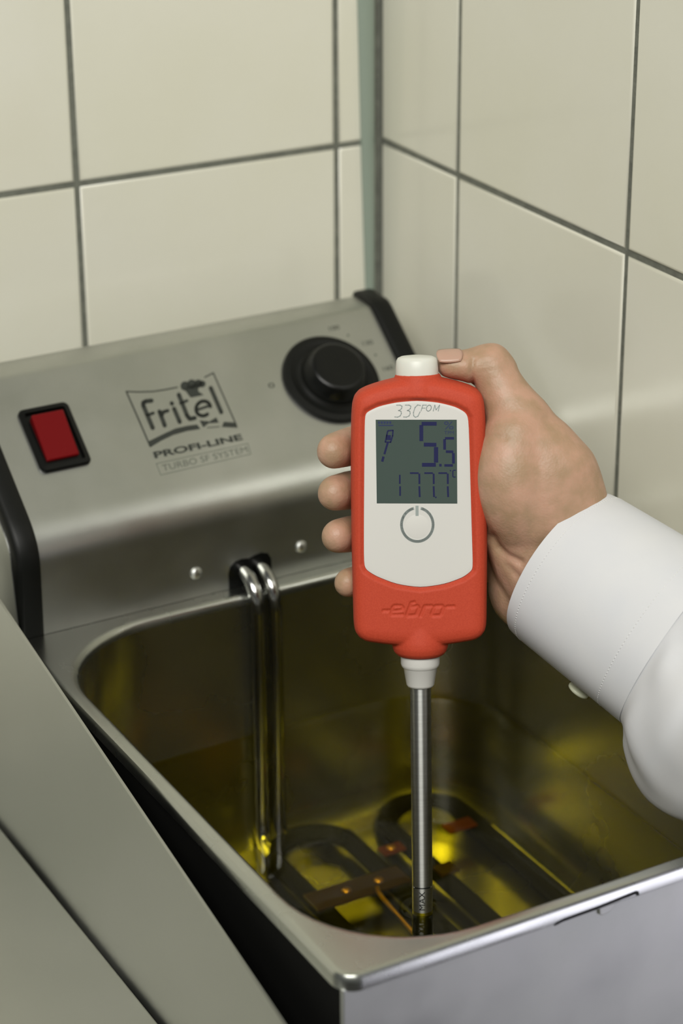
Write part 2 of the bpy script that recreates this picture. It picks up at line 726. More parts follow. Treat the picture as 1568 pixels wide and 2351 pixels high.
# tank with its pressed rim: rolled outer lip -> flange -> opening -> walls -> floor
rg = []
for ins, z in ((2.6, -7.0), (0.7, -7.1), (0.0, -6.4), (0.0, -2.6), (0.35, -1.2), (1.1, -0.25), (2.4, 0.0)):
    rg.append(rrect(125.8 - ins, -317 + ins, 3, max(9 - ins, 5), z))
rg.append(rrect(125.8 - 3.4, -317 + 3.4, 3, 6, 0.0))
rg.append(rrect(120.6, -312.2, -7.2, 56, 0.0))
rg.append(rrect(119.6, -311.2, -8.2, 56, -0.05))
for ins, z in ((0.0, -0.35), (0.9, -1.1), (1.5, -2.4), (1.7, -5.0)):
    rg.append(rrect(119.0 - ins, -310.6 + ins, -8.8 - ins, 56, z))
tank = recalc(mesh_obj('tank_rim', *loft(rg, False, False), M['rim'], fryer))
auto(tank, 40)
rg = [rrect(117.3, -308.9, -10.5, 55, -4.9)]
for z in (-40, -79, -81, -120):
    rg.append(rrect(117.2, -308.8, -10.6, 55, z))
fl = []
for k in range(1, 9):
    a = math.pi / 2 * k / 8
    q = 1 - math.cos(a)
    (rg if k <= 4 else fl).append(rrect(117.2 - 26 * q, -308.8 + 26 * q, -10.6 - 26 * q, 55 - 22 * q, -124 - 26 * math.sin(a)))
fl.insert(0, rg[-1])
recalc(mesh_obj('tank_wall', *loft(rg), M['tank'], fryer))
recalc(mesh_obj('tank_floor', *loft(fl, False, True), M['tank'], fryer))

# base body: steel front, black sides
bevel(mesh_obj('front_panel', *box(-124.6, 124.6, -314.6, -312.4, WT + 12, -5.5), M['front'], fryer, smooth=False), 1.0)
for s in (-1, 1):
    mesh_obj('side_panel', *box(*(sorted((s * 122.4, s * 124.4))), -312.4, 88, WT + 12, -4.5), M['blackmetal'], fryer, smooth=False)
mesh_obj('rear_panel', *box(-122.4, 122.4, 86, 88, WT + 12, 100), M['front'], fryer, smooth=False)
mesh_obj('bottom_panel', *box(-122.4, 122.4, -312.4, 86, WT + 12, WT + 14), M['blackmetal'], fryer, smooth=False)
for x in (-105, 105):
    for y in (-290, 66):
        mesh_obj('foot', *lathe([(9, 0), (11, 2), (11, 12)], (x, y, WT), (0, 0, 1), (1, 0, 0), 20), M['black'], fryer)
# black strip painting the shade of the lip's slot, and its catch tab
sl = [(-31.6, -7.0), (-31.0, -6.0), (-27, -5.3), (-10, -5.0), (2, -4.2), (7.2, -3.9), (8.4, -4.4), (8.8, -6.2),
      (7.6, -6.2), (7.0, -5.2), (-10, -6.1), (-28, -6.5), (-30.4, -7.0)]
mesh_obj('slot_shade_strip', *loft([[(x, -317.25, z) for x, z in sl], [(x, -316.0, z) for x, z in sl]], True, True), M['black'], fryer, smooth=False)
tb = [(-9.5, -6.5), (-9.0, -10.6), (-7.5, -11.2), (-4, -10.6), (-2.6, -9.2), (-2.2, -6.5)]
bevel(mesh_obj('catch_tab', *loft([[(x, -315.8, z) for x, z in tb], [(x, -314.0, z) for x, z in tb]], True, True), M['front'], fryer, smooth=False), 0.4, 2)

# control housing: vertical foot, bend, 38.45 degree slope, flat top
SA = math.radians(38.45)
SD = np.array([0, math.cos(SA), math.sin(SA)])          # up the slope
SN = np.array([0, -math.sin(SA), math.cos(SA)])         # out of the slope
S0 = np.array([0, 12.7, 58.8])                          # a point on the slope
hp = [(0, 0.2), (0, 36)]
# bend between the vertical (y=0) and the slope line
s_at = lambda y: 58.8 + (y - 12.7) * math.tan(SA)
A_, B_, C_ = np.array([0, 38.0]), np.array([0, s_at(0)]), np.array([11.5, s_at(11.5)])
for k in range(9):
    t = k / 8
    hp.append(tuple((1 - t) ** 2 * A_ + 2 * t * (1 - t) * B_ + t * t * C_))
hp += [(40, s_at(40)), (69.5, s_at(69.5)), (71, s_at(71) - 0.15), (72.4, 105.9), (74, 106.4), (88, 107.6), (90, 107.0), (91, 105), (91, 0.2)]
hs = mesh_obj('control_panel', *loft([[(x, y, z) for y, z in hp] for x in (-112, -60, 0, 60, 112)], True, True), M['panel'], fryer)
auto(recalc(hs), 25)


def cap_prof(off):
    P = [np.array(p) for p in hp]
    out = []
    for i, p in enumerate(P):
        if i == 0 or i == len(P) - 1:
            out.append(p)
            continue
        t = nrm(P[i + 1] - P[i - 1])
        nn = np.array([-t[1], t[0]])
        out.append(p + nn * off)
    return out


for s in (-1, 1):
    rr_ = []
    for dx, off in ((0.0, 1.4), (0.6, 2.4), (2.0, 2.9), (9.0, 2.9), (11.2, 2.0), (12.2, 0.2), (12.3, -3.0)):
        rr_.append([(s * (112.0 + dx - 0.3), y, max(z, 0.2)) for y, z in cap_prof(off)])
    cp_ = recalc(mesh_obj('end_cap', *loft(rr_, True, True), M['black'], fryer))
    auto(cp_, 50)
    pr = [(y, max(z, 0.2)) for y, z in cap_prof(-4.0)]
    rr_ = [[(s * (124.0 + d), y, z) for y, z in pr] for d in (-0.4, 0.5)]
    recalc(mesh_obj('side_plate', *loft(rr_, True, True), M['panel'], fryer, smooth=False))


def slope(px, py, off=0.0):
    return on_plane(px, py, S0 + SN * off, SN)


def slope_xy(x, s):
    """x across, s mm up the slope from S0"""
    return S0 + np.array([x, 0, 0]) + SD * s


# rocker switch
sc = slope(124, 1006)
sx, ss = sc[0], (sc - S0) @ SD


def rr2(hx, hy, r, n=6):
    pts = []
    for cx_, cy_, a0 in ((hx - r, hy - r, 0), (-hx + r, hy - r, 90), (-hx + r, -hy + r, 180), (hx - r, -hy + r, 270)):
        for k in range(n + 1):
            a = math.radians(a0 + 90 * k / n)
            pts.append((cx_ + r * math.cos(a), cy_ + r * math.sin(a)))
    return pts


def slope_ring(cx_, cs_, pts, h):
    return [slope_xy(cx_ + a, cs_ + b) + SN * h for a, b in pts]


swr = [slope_ring(sx, ss, rr2(13.3, 18.2, 3.2), -0.5), slope_ring(sx, ss, rr2(13.3, 18.2, 3.2), 1.2),
       slope_ring(sx, ss, rr2(12.6, 17.5, 2.6), 2.2), slope_ring(sx, ss, rr2(10.6, 15.4, 1.4), 2.4),
       slope_ring(sx, ss, rr2(9.8, 14.6, 1.0), 0.3)]
switch = mesh_obj('power_switch', *loft(swr, False, True), M['blackgloss'], fryer)
auto(recalc(switch), 30)
rk = [slope_ring(sx, ss, rr2(8.4, 12.4, 0.8), 0.3), slope_ring(sx, ss, rr2(8.4, 12.4, 0.8), 3.0), slope_ring(sx, ss, rr2(7.9, 11.9, 0.6), 3.5)]
rk[1] = [p + SN * (0.10 * ((p - slope_xy(sx, ss)) @ SD)) for p in rk[1]]
rk[2] = [p + SN * (0.10 * ((p - slope_xy(sx, ss)) @ SD)) for p in rk[2]]
rocker = auto(recalc(mesh_obj('rocker_button', *loft(rk, False, True), M['red'], switch)), 30)
rocker['label'] = 'dark red rocker key'

# thermostat knob
kc = slope(760, 873)
knob = mesh_obj('thermostat_knob', *lathe([(26.4, -0.3), (26.5, 1.4), (25.6, 2.4), (22.5, 2.9), (21.5, 2.5), (19.0, 2.6), (17.6, 4.0), (17.0, 6.5)],
                kc, SN, (1, 0, 0), 56), M['black'], fryer)
auto(recalc(knob), 30)
grip = mesh_obj('knob_grip', *lathe([(17.2, 5.5), (16.4, 7.2), (14.6, 12.2), (13.6, 13.2), (12.0, 13.5), (4.0, 13.0), (1, 13.0)], kc, SN, (1, 0, 0), 48), M['blackgloss'], knob)
auto(recalc(grip), 40)

# printed scale
for i, (s_, px, py, wd, ht) in enumerate((('0', 623, 885, 3.4, 3.0), ('100', 767, 753, 6.0, 2.7), ('130', 844, 787, 6.0, 2.7), ('160', 891, 845, 6.0, 2.7))):
    c = slope(px, py)
    q = [c + np.array([-wd / 2, 0, 0]) + SD * ht / 2, c + np.array([wd / 2, 0, 0]) + SD * ht / 2,
         c + np.array([wd / 2, 0, 0]) - SD * ht / 2, c + np.array([-wd / 2, 0, 0]) - SD * ht / 2]
    mesh_obj('scale_number', *text_mesh(s_, q, SN, 0.08), M['print'], fryer, smooth=False)
for px, py in ((799, 770), (862, 815)):
    c = slope(px, py)
    mesh_obj('scale_mark', *lathe([(0.7, -0.1), (0.7, 0.08)], c, SN, (1, 0, 0), 12), M['print2'], fryer, smooth=False)


# brand print: framed logo with chef's hat and bow tie
def lz(p):
    return slope(260 + p[0] / 4.3556, 830 + p[1] / 4.3556)


e_arc = [(900 + 74 * math.cos(a) * 0.98 - 6 * math.sin(a), 470 + 74 * math.sin(a)) for a in np.linspace(math.radians(50), math.radians(345), 20)]
logo = ribbon([
    ([(130, 300), (250, 305), (400, 300), (520, 282), (640, 258)], 13), ([(915, 158), (1000, 115), (1232, 640)], 13),
    ([(130, 300), (245, 560), (370, 850)], 15),
    ([(382, 392), (325, 398), (300, 412), (300, 440), (395, 665)], 44), ([(335, 540), (400, 516)], 32),
    ([(462, 500), (515, 640)], 43), ([(485, 545), (500, 505), (545, 492)], 36),
    ([(608, 472), (665, 605)], 43), ([(584, 416), (588, 424)], 40),
    ([(655, 332), (738, 540), (765, 575), (815, 565)], 43), ([(672, 418), (738, 392)], 30),
    (e_arc, 36), ([(842, 482), (970, 440)], 28),
    ([(975, 265), (1080, 508)], 43), ([(940, 662), (1060, 652)], 8),
], 30, lz, SN, 0.08)
circ = lambda cx_, cy_, r: [(cx_ + r * math.cos(t), cy_ - r * math.sin(t)) for t in np.linspace(0, 2 * math.pi, 19)[:-1]]
hat = polys([circ(718, 245, 46), circ(785, 228, 48), circ(850, 222, 42), circ(890, 225, 34),
             [(705, 270), (775, 362), (905, 335), (852, 300), (850, 262), (905, 225), (880, 200)]], lz, SN, 0.08)
band = polys([[(350, 800), (480, 735), (620, 670), (740, 643), (838, 630), (872, 675)][:6] + [(740, 695), (600, 735), (480, 792), (372, 858)],
              [(1105, 603), (1212, 610), (1246, 662), (1085, 655)],
              [(862, 590), (900, 660), (962, 612), (948, 596)], [(950, 606), (962, 618), (1055, 612), (1030, 558)]], lz, SN, 0.08)
mesh_obj('brand_logo', *merge(logo, hat, band), M['print'], fryer, smooth=False)
mesh_obj('brand_logo', *text_mesh('PROFI-LINE', [lz(p) for p in ((395, 905), (1275, 722), (1300, 783), (418, 972))], SN, 0.08, bold=0.035), M['print'], fryer, smooth=False)
mesh_obj('brand_logo', *text_mesh('TURBO SF SYSTEM', [lz(p) for p in ((482, 1036), (1330, 848), (1350, 906), (500, 1098))], SN, 0.08), M['print2'], fryer, smooth=False)
mesh_obj('brand_logo', *ribbon([([(430, 1022), (1345, 820), (1375, 925), (475, 1135), (430, 1022)], 6)], 6, lz, SN, 0.06), M['print2'], fryer, smooth=False)

# two screws on the vertical foot and a black plate painting the dark of the tube opening
FN = np.array([0, -1.0, 0])
for px, py in ((450, 1316), (691, 1255)):
    c = on_plane(px, py, (0, 0, 0), FN)
    mesh_obj('dome_screw', *lathe([(3.3, -0.2), (3.3, 0.2), (2.9, 1.0), (2.0, 1.6), (0.8, 1.9), (0.1, 1.95)], c, FN, (1, 0, 0), 24), M['chrome'], fryer)
g2 = [(-12.2, 0.3), (-12.2, 9.0), (-11.0, 12.5), (-8.5, 14.6), (-4.5, 15.2), (-0.5, 14.6), (2.5, 15.6), (6.5, 16.2), (10, 15.0), (11.8, 12), (12.0, 8.0), (12.0, 0.3)]
mesh_obj('dark_hole_plate', *loft([[(x, -0.35, z) for x, z in g2], [(x, 0.6, z) for x, z in g2]], True, True), M['blackgloss'], fryer, smooth=False)

# heating element: two risers over the back rim, hairpin loops along the tank floor
ZE = -141.0
for x, end in ((-4.7, [(-6.5, -22, -139), (-8.0, -36, -141)]), (4.9, [(5.2, -19.5, -139), (6.0, -23, -141)])):
    pth = [(x, 2.0, 9.0), (x, -4.0, 8.8), (x, -9.5, 7.0), (x, -14.0, 2.5), (x, -16.3, -4.5), (x, -16.8, -14), (x, -16.8, -60), (x, -16.8, -110), (x, -17.0, -130)] + end
    mesh_obj('heater_tube', *tube(catmull(pth, 6), 3.6, 16), M['tube'], fryer)


def hairpin(x0, x1, yb=-20.0):
    r = (x1 - x0) / 2
    P = [(x0, -286, ZE), (x0, -200, ZE), (x0, -120, ZE), (x0, yb - r, ZE)]
    for k in range(1, 9):
        a = math.pi * k / 9
        P.append((x0 + r - r * math.cos(a), yb - r + r * math.sin(a) * 1.0, ZE))
    P += [(x1, yb - r, ZE), (x1, -120, ZE), (x1, -200, ZE), (x1, -286, ZE)]
    return catmull(P, 3)


for x0, x1 in ((-104, -63), (-8, 35), (59, 101)):
    mesh_obj('heater_loop', *tube(hairpin(x0, x1), 5.0, 14), M['element'], fryer)
for y, xa, xb, hw_, mk, rv in ((-62, 40, 53, 4, 'copper', (46,)), (-60, 80, 97, 4.5, 'copper', ()), (-85, -14, 40, 8, 'brown', (6.5, 25.0)), (-92, 55, 66, 5, 'brown', ()), (-230, -110, 108, 5, 'brown', ())):
    br = bevel(mesh_obj('element_bracket', *box(xa, xb, y - hw_, y + hw_, ZE + 3.8, ZE + 5.4), M[mk], fryer, smooth=False), 0.5, 2)
    for xx in rv:
        mesh_obj('rivet', *lathe([(2.6, 0), (2.4, 0.8), (1.2, 1.4), (0.1, 1.5)], (xx, y, ZE + 5.3), (0, 0, 1), (1, 0, 0), 14), M['brass'], br)
mesh_obj('sensor_capillary', *tube(catmull([(20, -92, ZE + 7), (18, -100, ZE + 7), (16, -128, ZE + 7), (12, -200, ZE + 6), (8, -270, ZE + 6)], 6), 1.1, 8), M['brass'], fryer)

# ------------------------------------------------------------------ device frame of the oil tester
TH = math.radians(9.0)
E0 = np.array([-13.2, -189.6, -80.0])          # where the probe enters the oil
ax0 = nrm(UP - 0.0143 * RIGHT)
DA = nrm(ax0 * math.cos(TH) - FWD * math.sin(TH))       # along the probe, upwards
DN = -FWD * math.cos(TH) - UP * math.sin(TH)
DN = nrm(DN - DA * (DN @ DA))                            # out of the display
DR = np.cross(DA, DN)


def dev(u, l, n=0.0):
    return E0 + DR * u + DA * l + DN * n


def dpx(px, py, n=0.0):
    """pixel -> (u, l) on the plane n of the tester"""
    P = on_plane(px, py, E0 + DN * n, DN) - E0
    return np.array([P @ DR, P @ DA])


def dpt(px, py, n):
    return on_plane(px, py, E0 + DN * n, DN)


# ------------------------------------------------------------------ oil
ring0 = np.array([p[:2] for p in rrect(117.0, -308.6, -10.8, 54.8, 0)])
rod0 = np.array([E0[0], E0[1]])
rr_ = []
for r_ in (0.3, 4.4, 5.0, 5.7, 6.5, 7.5, 9.0, 11.0, 14.0, 20.0):
    rr_.append([(*(rod0 + nrm(q - rod0) * r_), -80.0 + 1.3 * math.exp(-max(r_ - 4.6, 0) / 1.5)) for q in ring0])
for t in [k / 16 for k in range(3, 16)] + [0.965, 0.985, 0.992, 0.997, 1.0]:
    row = []
    for q in ring0:
        L_ = np.linalg.norm(q - rod0)
        r_ = 20 + (L_ - 20) * t
        row.append((*(rod0 + nrm(q - rod0) * r_), -80.0 + 0.9 * math.exp(-(L_ - r_) / 0.8)))
    rr_.append(row)
oil = mesh_obj('frying_oil', *loft(rr_, True, False), M['oil'])
if oil.data.polygons[0].normal.z < 0:
    oil.data.flip_normals()
tag(oil, 'clear dark golden frying oil filling the fryer tank', 'oil', kind='stuff')

# ------------------------------------------------------------------ oil tester
tester = empty('oil_tester', dev(0, -46), 'orange handheld frying oil tester with white front, grey display and steel probe', 'tester')
half = [(-28.9, 225), (-28.9, 200), (-28.8, 170), (-28.9, 145), (-29.2, 130)]
bl = [dpx(*p) for p in ((811, 1445), (820, 1461), (836, 1469), (870, 1473), (905, 1476))]
Lp = [dpx(*p, 0) for p in ((957, 864), (920, 865), (900, 869), (870, 877), (840, 887), (822, 895), (812, 906), (808, 925), (806, 960), (805, 1050), (805.5, 1150), (807, 1250), (809.5, 1350), (811.5, 1425), (814, 1446), (822, 1460), (838, 1468), (880, 1474), (930, 1479))]
Lp = [np.array(p) for p in Lp]
u0 = 0.0
left = [np.array([min(p[0], -0.0), p[1]]) for p in Lp]
rightp = [np.array([-p[0] * (1.0 if i < 9 else 1.0), p[1]]) for i, p in enumerate(left)]
left[0][0] = 0.0
outl = left + rightp[:0:-1]
# dense resample
dense = []
for a, b in zip(outl, outl[1:] + outl[:1]):
    k = max(1, int(np.linalg.norm(b - a) / 2.0))
    for j in range(k):
        dense.append(a + (b - a) * j / k)
dense = np.array(dense)
for _ in range(1):
    dense = 0.5 * dense + 0.25 * (np.roll(dense, 1, 0) + np.roll(dense, -1, 0))
tng = np.roll(dense, -1, 0) - np.roll(dense, 1, 0)
tng /= np.linalg.norm(tng, axis=1)[:, None]
onrm = np.stack([-tng[:, 1], tng[:, 0]], 1)
cen = np.array([0, 180.0])
if np.mean(np.sum((dense - cen) * onrm, 1)) > 0:
    onrm = -onrm                                # inward
rg = []
for ins, n_ in ((7.5, -12.2), (4.5, -11.8), (2.2, -10.4), (0.8, -8.0), (0.1, -4.5), (0.0, 0.0), (0.1, 4.0), (0.6, 7.0), (1.6, 9.0), (3.2, 10.3), (5.2, 10.9), (7.0, 11.1)):
    rg.append([dev(p[0], p[1], n_) for p in dense + onrm * ins])
body = loft(rg, True, True)
# neck on top, collar at the bottom
neck = lathe([(12.2, 0), (11.4, 4.6), (10.4, 7.0), (9.9, 9.2), (9.7, 9.8), (8.4, 10.0)], dev(0, 231.5, 0), DA, DR, 36)
collar = lathe([(10.4, 3), (11.0, -1.0), (11.9, -6.0), (12.4, -9.0), (12.4, -11.6), (11.6, -14.0), (10.2, -15.5), (8.8, -16.1), (6.0, -16.3)], dev(0, 133, 0), DA, DR, 36)
V, E, fs = remesh(*merge(body, neck, collar), 0.42)
V = smooth_verts(V, E, 7)
panel_px = [(838, 958), (843, 947), (870, 934), (910, 925), (957, 921), (1005, 925), (1045, 935), (1067, 947), (1075, 960), (1078, 1050), (1082, 1200), (1085, 1295), (1083, 1309),
            (1062, 1325), (1020, 1340), (965, 1348), (910, 1340), (864, 1322), (842, 1308), (836, 1295), (836, 1200), (837, 1050)]
PN = 10.3
ppoly = [dpx(x, y, PN) for x, y in panel_px]
R2 = V - E0
U2 = np.stack([R2 @ DR, R2 @ DA], 1)
nn_ = R2 @ DN
d = seg_dist(U2, [ppoly + [ppoly[0]]])
ins_ = inside(U2, ppoly)
sd = np.where(ins_, -d, d)
front = nn_ > 6
lip = np.clip((2.6 - sd) / 2.6, 0, 1)
lip = lip * lip * (3 - 2 * lip)
nz = nn_ - front * lip * 1.5


def ez(p):
    return dpx(790 + p[0] / 4.48, 1320 + p[1] / 4.48, 11)


ebro = [[(405, 370), (462, 368)], [(492, 374), (590, 362), (606, 340), (590, 320), (520, 318), (500, 335), (480, 395), (490, 412), (600, 408)],
        [(722, 282), (690, 290), (645, 412), (660, 424)], [(695, 330), (755, 320), (768, 340), (745, 405), (725, 416), (660, 420)],
        [(830, 322), (785, 422)], [(815, 345), (840, 322), (900, 320)],
        [(940, 322), (1010, 318), (1022, 335), (998, 405), (980, 418), (910, 420), (900, 402), (925, 335), (940, 322)], [(1062, 328), (1130, 325)]]
el = [[ez(p) for p in L] for L in ebro]
de = seg_dist(U2, el)
eng = np.clip((0.95 - de) / 0.6, 0, 1)
eng = eng * eng * (3 - 2 * eng)
nz = nz - front * eng * 0.5
V = E0 + U2[:, :1] * DR + U2[:, 1:] * DA + nz[:, None] * DN
housing = mesh_obj('housing', V, fs, M['orange'], tester)
housing['label'] = 'orange rubbery shell with lettering pressed into it'

# white front plate
pp = np.array(ppoly)
pd = []
for a, b in zip(pp, np.roll(pp, -1, 0)):
    for j in range(4):
        pd.append(a + (b - a) * j / 4)
pd = np.array(pd)
for _ in range(2):
    pd = 0.5 * pd + 0.25 * (np.roll(pd, 1, 0) + np.roll(pd, -1, 0))
pc = pd.mean(0)
rg = []
for sc_, n_ in ((1.006, 9.0), (1.004, PN - 0.1), (0.985, PN + 0.05), (0.97, PN + 0.08)):
    rg.append([dev(*(pc + (p - pc) * sc_), n_) for p in pd])
plate = mesh_obj('front_plate', *loft(rg, True, True), M['white'], tester)
auto(recalc(plate), 40)
FNp = PN + 0.09


def fz(p, n=FNp):
    u = dpx(p[0], p[1], PN)
    return dev(u[0], u[1], n)


def fz3(p):
    return fz((780 + p[0] / 4.353, 800 + p[1] / 4.353))


lq = [(862.5, 963.5), (1048.5, 963.5), (1049.8, 1156), (865, 1155.5)]
lcd = mesh_obj('display', [fz(p, FNp + 0.10) for p in lq] + [fz(p, FNp - 0.3) for p in lq],
               [(3, 2, 1, 0), (0, 1, 5, 4), (1, 2, 6, 5), (2, 3, 7, 6), (3, 0, 4, 7)], M['lcd'], tester, smooth=False)
recalc(lcd)
LU = 0.16
seg5 = ribbon([([(968, 752), (818, 752)], 38), ([(815, 765), (815, 925)], 38), ([(840, 960), (965, 962)], 38), ([(962, 985), (962, 1140)], 42), ([(822, 1162), (960, 1162)], 38)], 38, fz3, DN, LU, round_ends=False)
seg5b = ribbon([([(1142, 897), (1052, 897)], 25), ([(1047, 905), (1048, 1010)], 27), ([(1060, 1030), (1135, 1032)], 25), ([(1135, 1045), (1136, 1150)], 27), ([(1045, 1168), (1130, 1168)], 25), ([(994, 1166), (1018, 1166)], 26)], 26, fz3, DN, LU, round_ends=False)
dig = [([(600, 1262), (600, 1352)], 15), ([(603, 1376), (603, 1472)], 16)]
for dx in (0, 143, 284):
    dig += [([(702 + dx, 1245), (788 + dx, 1245)], 16), ([(795 + dx, 1250), (796 + dx, 1354)], 18), ([(795 + dx, 1376), (799 + dx, 1484)], 18)]
dig += [([(953, 1487), (967, 1487)], 14), ([(1100, 1220), (1112, 1220)], 12), ([(1160, 1216), (1132, 1218)], 10), ([(1130, 1220), (1130, 1282)], 11), ([(1132, 1284), (1158, 1284)], 10)]
digm = ribbon(dig, 16, fz3, DN, LU, round_ends=False)
icon = ribbon([([(480, 822), (532, 818), (528, 872), (508, 936), (455, 934), (470, 865), (480, 822)], 14), ([(462, 890), (510, 890)], 50), ([(480, 940), (446, 1056)], 20), ([(437, 1080), (424, 1130)], 24)], 14, fz3, DN, LU, round_ends=False)
mesh_obj('display_digits', *merge(seg5, seg5b), M['digit'], lcd, smooth=False)
mesh_obj('display_digits', *digm, M['digit'], lcd, smooth=False)
mesh_obj('display_icon', *icon, M['digit'], lcd, smooth=False)
bat = ribbon([([(392 + 28 * k, 728), (392 + 28 * k, 752)], 20) for k in range(5)] + [([(388, 768), (535, 768)], 12)], 20, fz3, DN, LU, round_ends=False)
mesh_obj('display_icon', *bat, M['digit2'], lcd, smooth=False)
mesh_obj('display_text', *text_mesh('%', [fz3(p) for p in ((1042, 728), (1138, 728), (1138, 808), (1042, 808))], DN, LU), M['digit2'], lcd, smooth=False)
mesh_obj('display_text', *text_mesh('TPM', [fz3(p) for p in ((1045, 824), (1140, 824), (1140, 858), (1045, 858))], DN, LU), M['digit2'], lcd, smooth=False)

three = lambda dx: [([(568 + dx, 566), (604 + dx, 566), (622 + dx, 576), (618 + dx, 600), (598 + dx, 618), (586 + dx, 620)], 9),
                    ([(590 + dx, 620), (612 + dx, 628), (616 + dx, 650), (604 + dx, 674), (578 + dx, 686), (550 + dx, 684)], 9)]
model = three(0) + three(88) + [([(806, 570), (778, 564), (752, 590), (736, 640), (738, 672), (756, 688), (782, 676), (802, 634)], 9),
                                ([(812, 624), (830, 566), (866, 566)], 8), ([(822, 596), (852, 596)], 8),
                                ([(890 + 24 * math.cos(a) + 6 * math.sin(a), 596 - 30 * math.sin(a)) for a in np.linspace(0, 2 * math.pi, 15)], 8),
                                ([(934, 624), (950, 566), (962, 614), (998, 566), (984, 624)], 8)]
mesh_obj('model_print', *ribbon(model, 9, fz3, DN, 0.06), M['grey'], plate, smooth=False)
pcx, pcy = 958.0, 1204.5
arc = [(pcx + 36.3 * math.sin(a), pcy - 36.3 * math.cos(a) * 1.06) for a in np.linspace(math.radians(12), math.radians(348), 44)]
mesh_obj('power_symbol', *ribbon([(arc, 6.6), ([(957.3, 1161), (957.6, 1195.5)], 7)], 6, fz, DN, 0.06, round_ends=False), M['grey'], plate, smooth=False)
c = fz((958, 1209), PN - 2.55)
mesh_obj('power_button', *lathe([(5.6, 0), (5.6, 2.58), (5.2, 2.64), (4.0, 2.78), (2.4, 2.9), (0.2, 2.95)], c, DN, DR, 40, True), M['white'], plate)

# white cap on top, white cone below, steel probe
cap = mesh_obj('top_cap', *lathe([(8.9, -3), (9.25, 0), (9.2, 3.0), (8.95, 6.4), (8.3, 7.6), (6.8, 8.3), (3.5, 8.7), (0.1, 8.8)], dev(-0.3, 240.6, 0), DA, DR, 48), M['cap'], tester)
cone = mesh_obj('probe_sleeve', *lathe([(8.6, 6), (8.6, 0), (8.6, -5.2), (8.2, -6.4), (7.7, -7.0), (7.4, -7.3), (6.2, -14.6), (5.6, -15.6), (4.7, -15.9)], dev(0, 118.6, 0), DA, DR, 48), M['white'], tester)
auto(recalc(cone), 50)
rod = mesh_obj('probe_rod', *lathe([(4.6, 104), (4.6, 60), (4.6, 12.2), (4.4, 12.0), (4.4, 11.7), (4.6, 11.5), (4.6, -1.0), (4.3, -1.6), (4.3, -3.0)], dev(0, 0, 0), DA, DR, 40), M['chrome'], tester)
auto(recalc(rod), 40)
RM = Matrix((DR, -DN, DA)).transposed()          # the rod's own z runs along the probe
rod.data.transform(RM.to_4x4().inverted())
rod.rotation_euler = RM.to_euler()
ROD_INV = RM.to_4x4().inverted()


def rodpt(u, l, r=4.64):
    a = u / 4.62
    return dev(r * math.sin(a), l, r * math.cos(a))


mesh_obj('sensor_tip', *lathe([(4.4, -1.2), (4.75, -1.7), (4.75, -40), (4.2, -44), (1.5, -45)], dev(0, 0, 0), DA, DR, 32), M['blackgloss'], tester)
tv, tf = text_mesh('MAX', [(0, 0, 0), (1, 0, 0), (1, -1, 0), (0, -1, 0)], np.zeros(3), 0.0)
tv = [rodpt(-1.0 + (1 + p[1]) * -0.0 + (-p[1]) * 2.6 - 0.6, 1.6 + p[0] * 8.6, 4.84) for p in tv]
mesh_obj('max_mark', tv, tf, M['black'], rod, smooth=False).matrix_parent_inverse = ROD_INV
mesh_obj('max_mark', *ribbon([[(-4 + k, 11.6) for k in range(9)]], 0.5, lambda p: rodpt(p[0], p[1]), DN, 0.02, False), M['black'], rod, smooth=False).matrix_parent_inverse = ROD_INV

# ------------------------------------------------------------------ person: hand, cuff and sleeve
person = empty('person', dpt(1750, 1620, 20), 'right hand in a white shirt cuff gripping the orange oil tester', 'person')
K = 5.27


def chain(pts, n=20, per=6):
    """pts: (px, py, n, halfwidth px, half depth mm [, superellipse]) -> closed tube with rounded ends"""
    P = np.array([list(dpt(p[0], p[1], p[2])) + [p[3] / K, p[4]] for p in pts])
    D = np.array(catmull(P, per))
    rings = []
    pos = D[:, :3]

    def frame(i):
        t = nrm(pos[min(i + 1, len(D) - 1)] - pos[max(i - 1, 0)])
        b = nrm(np.cross(DN, t))
        return t, b, np.cross(t, b)

    def ring(c, b, q, hw, hn):
        return [c + hw * math.cos(2 * math.pi * k / n) * b + hn * math.sin(2 * math.pi * k / n) * q for k in range(n)]
    t, b, q = frame(0)
    m = min(D[0, 3], D[0, 4])
    for a in (0.05, 0.35, 0.6, 0.85):
        rings.append(ring(pos[0] - t * m * math.sqrt(1 - a * a), b, q, D[0, 3] * a, D[0, 4] * a))
    for i in range(len(D)):
        t, b, q = frame(i)
        rings.append(ring(pos[i], b, q, D[i, 3], D[i, 4]))
    m = min(D[-1, 3], D[-1, 4])
    for a in (0.85, 0.6, 0.35, 0.05):
        rings.append(ring(pos[-1] + t * m * math.sqrt(1 - a * a), b, q, D[-1, 3] * a, D[-1, 4] * a))
    return loft(rings, True, True)


parts = []
# thumb: distal phalanx along the shoulder of the tester, bent knuckle, proximal phalanx, ball of the thumb
parts.append(chain([(1033, 838, -6, 32, 8.5), (1060, 839, -7, 36, 9.3), (1090, 840, -8, 44, 9.8), (1122, 838, -9, 50, 10.3), (1140, 850, -9, 50, 10.5)]))
parts.append(chain([(1128, 838, -9, 50, 10.5), (1143, 876, -8, 55, 11), (1165, 920, -6, 64, 12), (1190, 968, -4, 82, 14), (1210, 1020, -3, 108, 17), (1222, 1075, -3, 134, 19.5), (1236, 1130, -4, 148, 21), (1255, 1185, -6, 150, 21)]))
parts.append(chain([(1180, 1010, 2, 80, 14), (1172, 1080, 3, 88, 17), (1178, 1140, 2, 86, 17.5), (1200, 1195, -2, 80, 16)]))
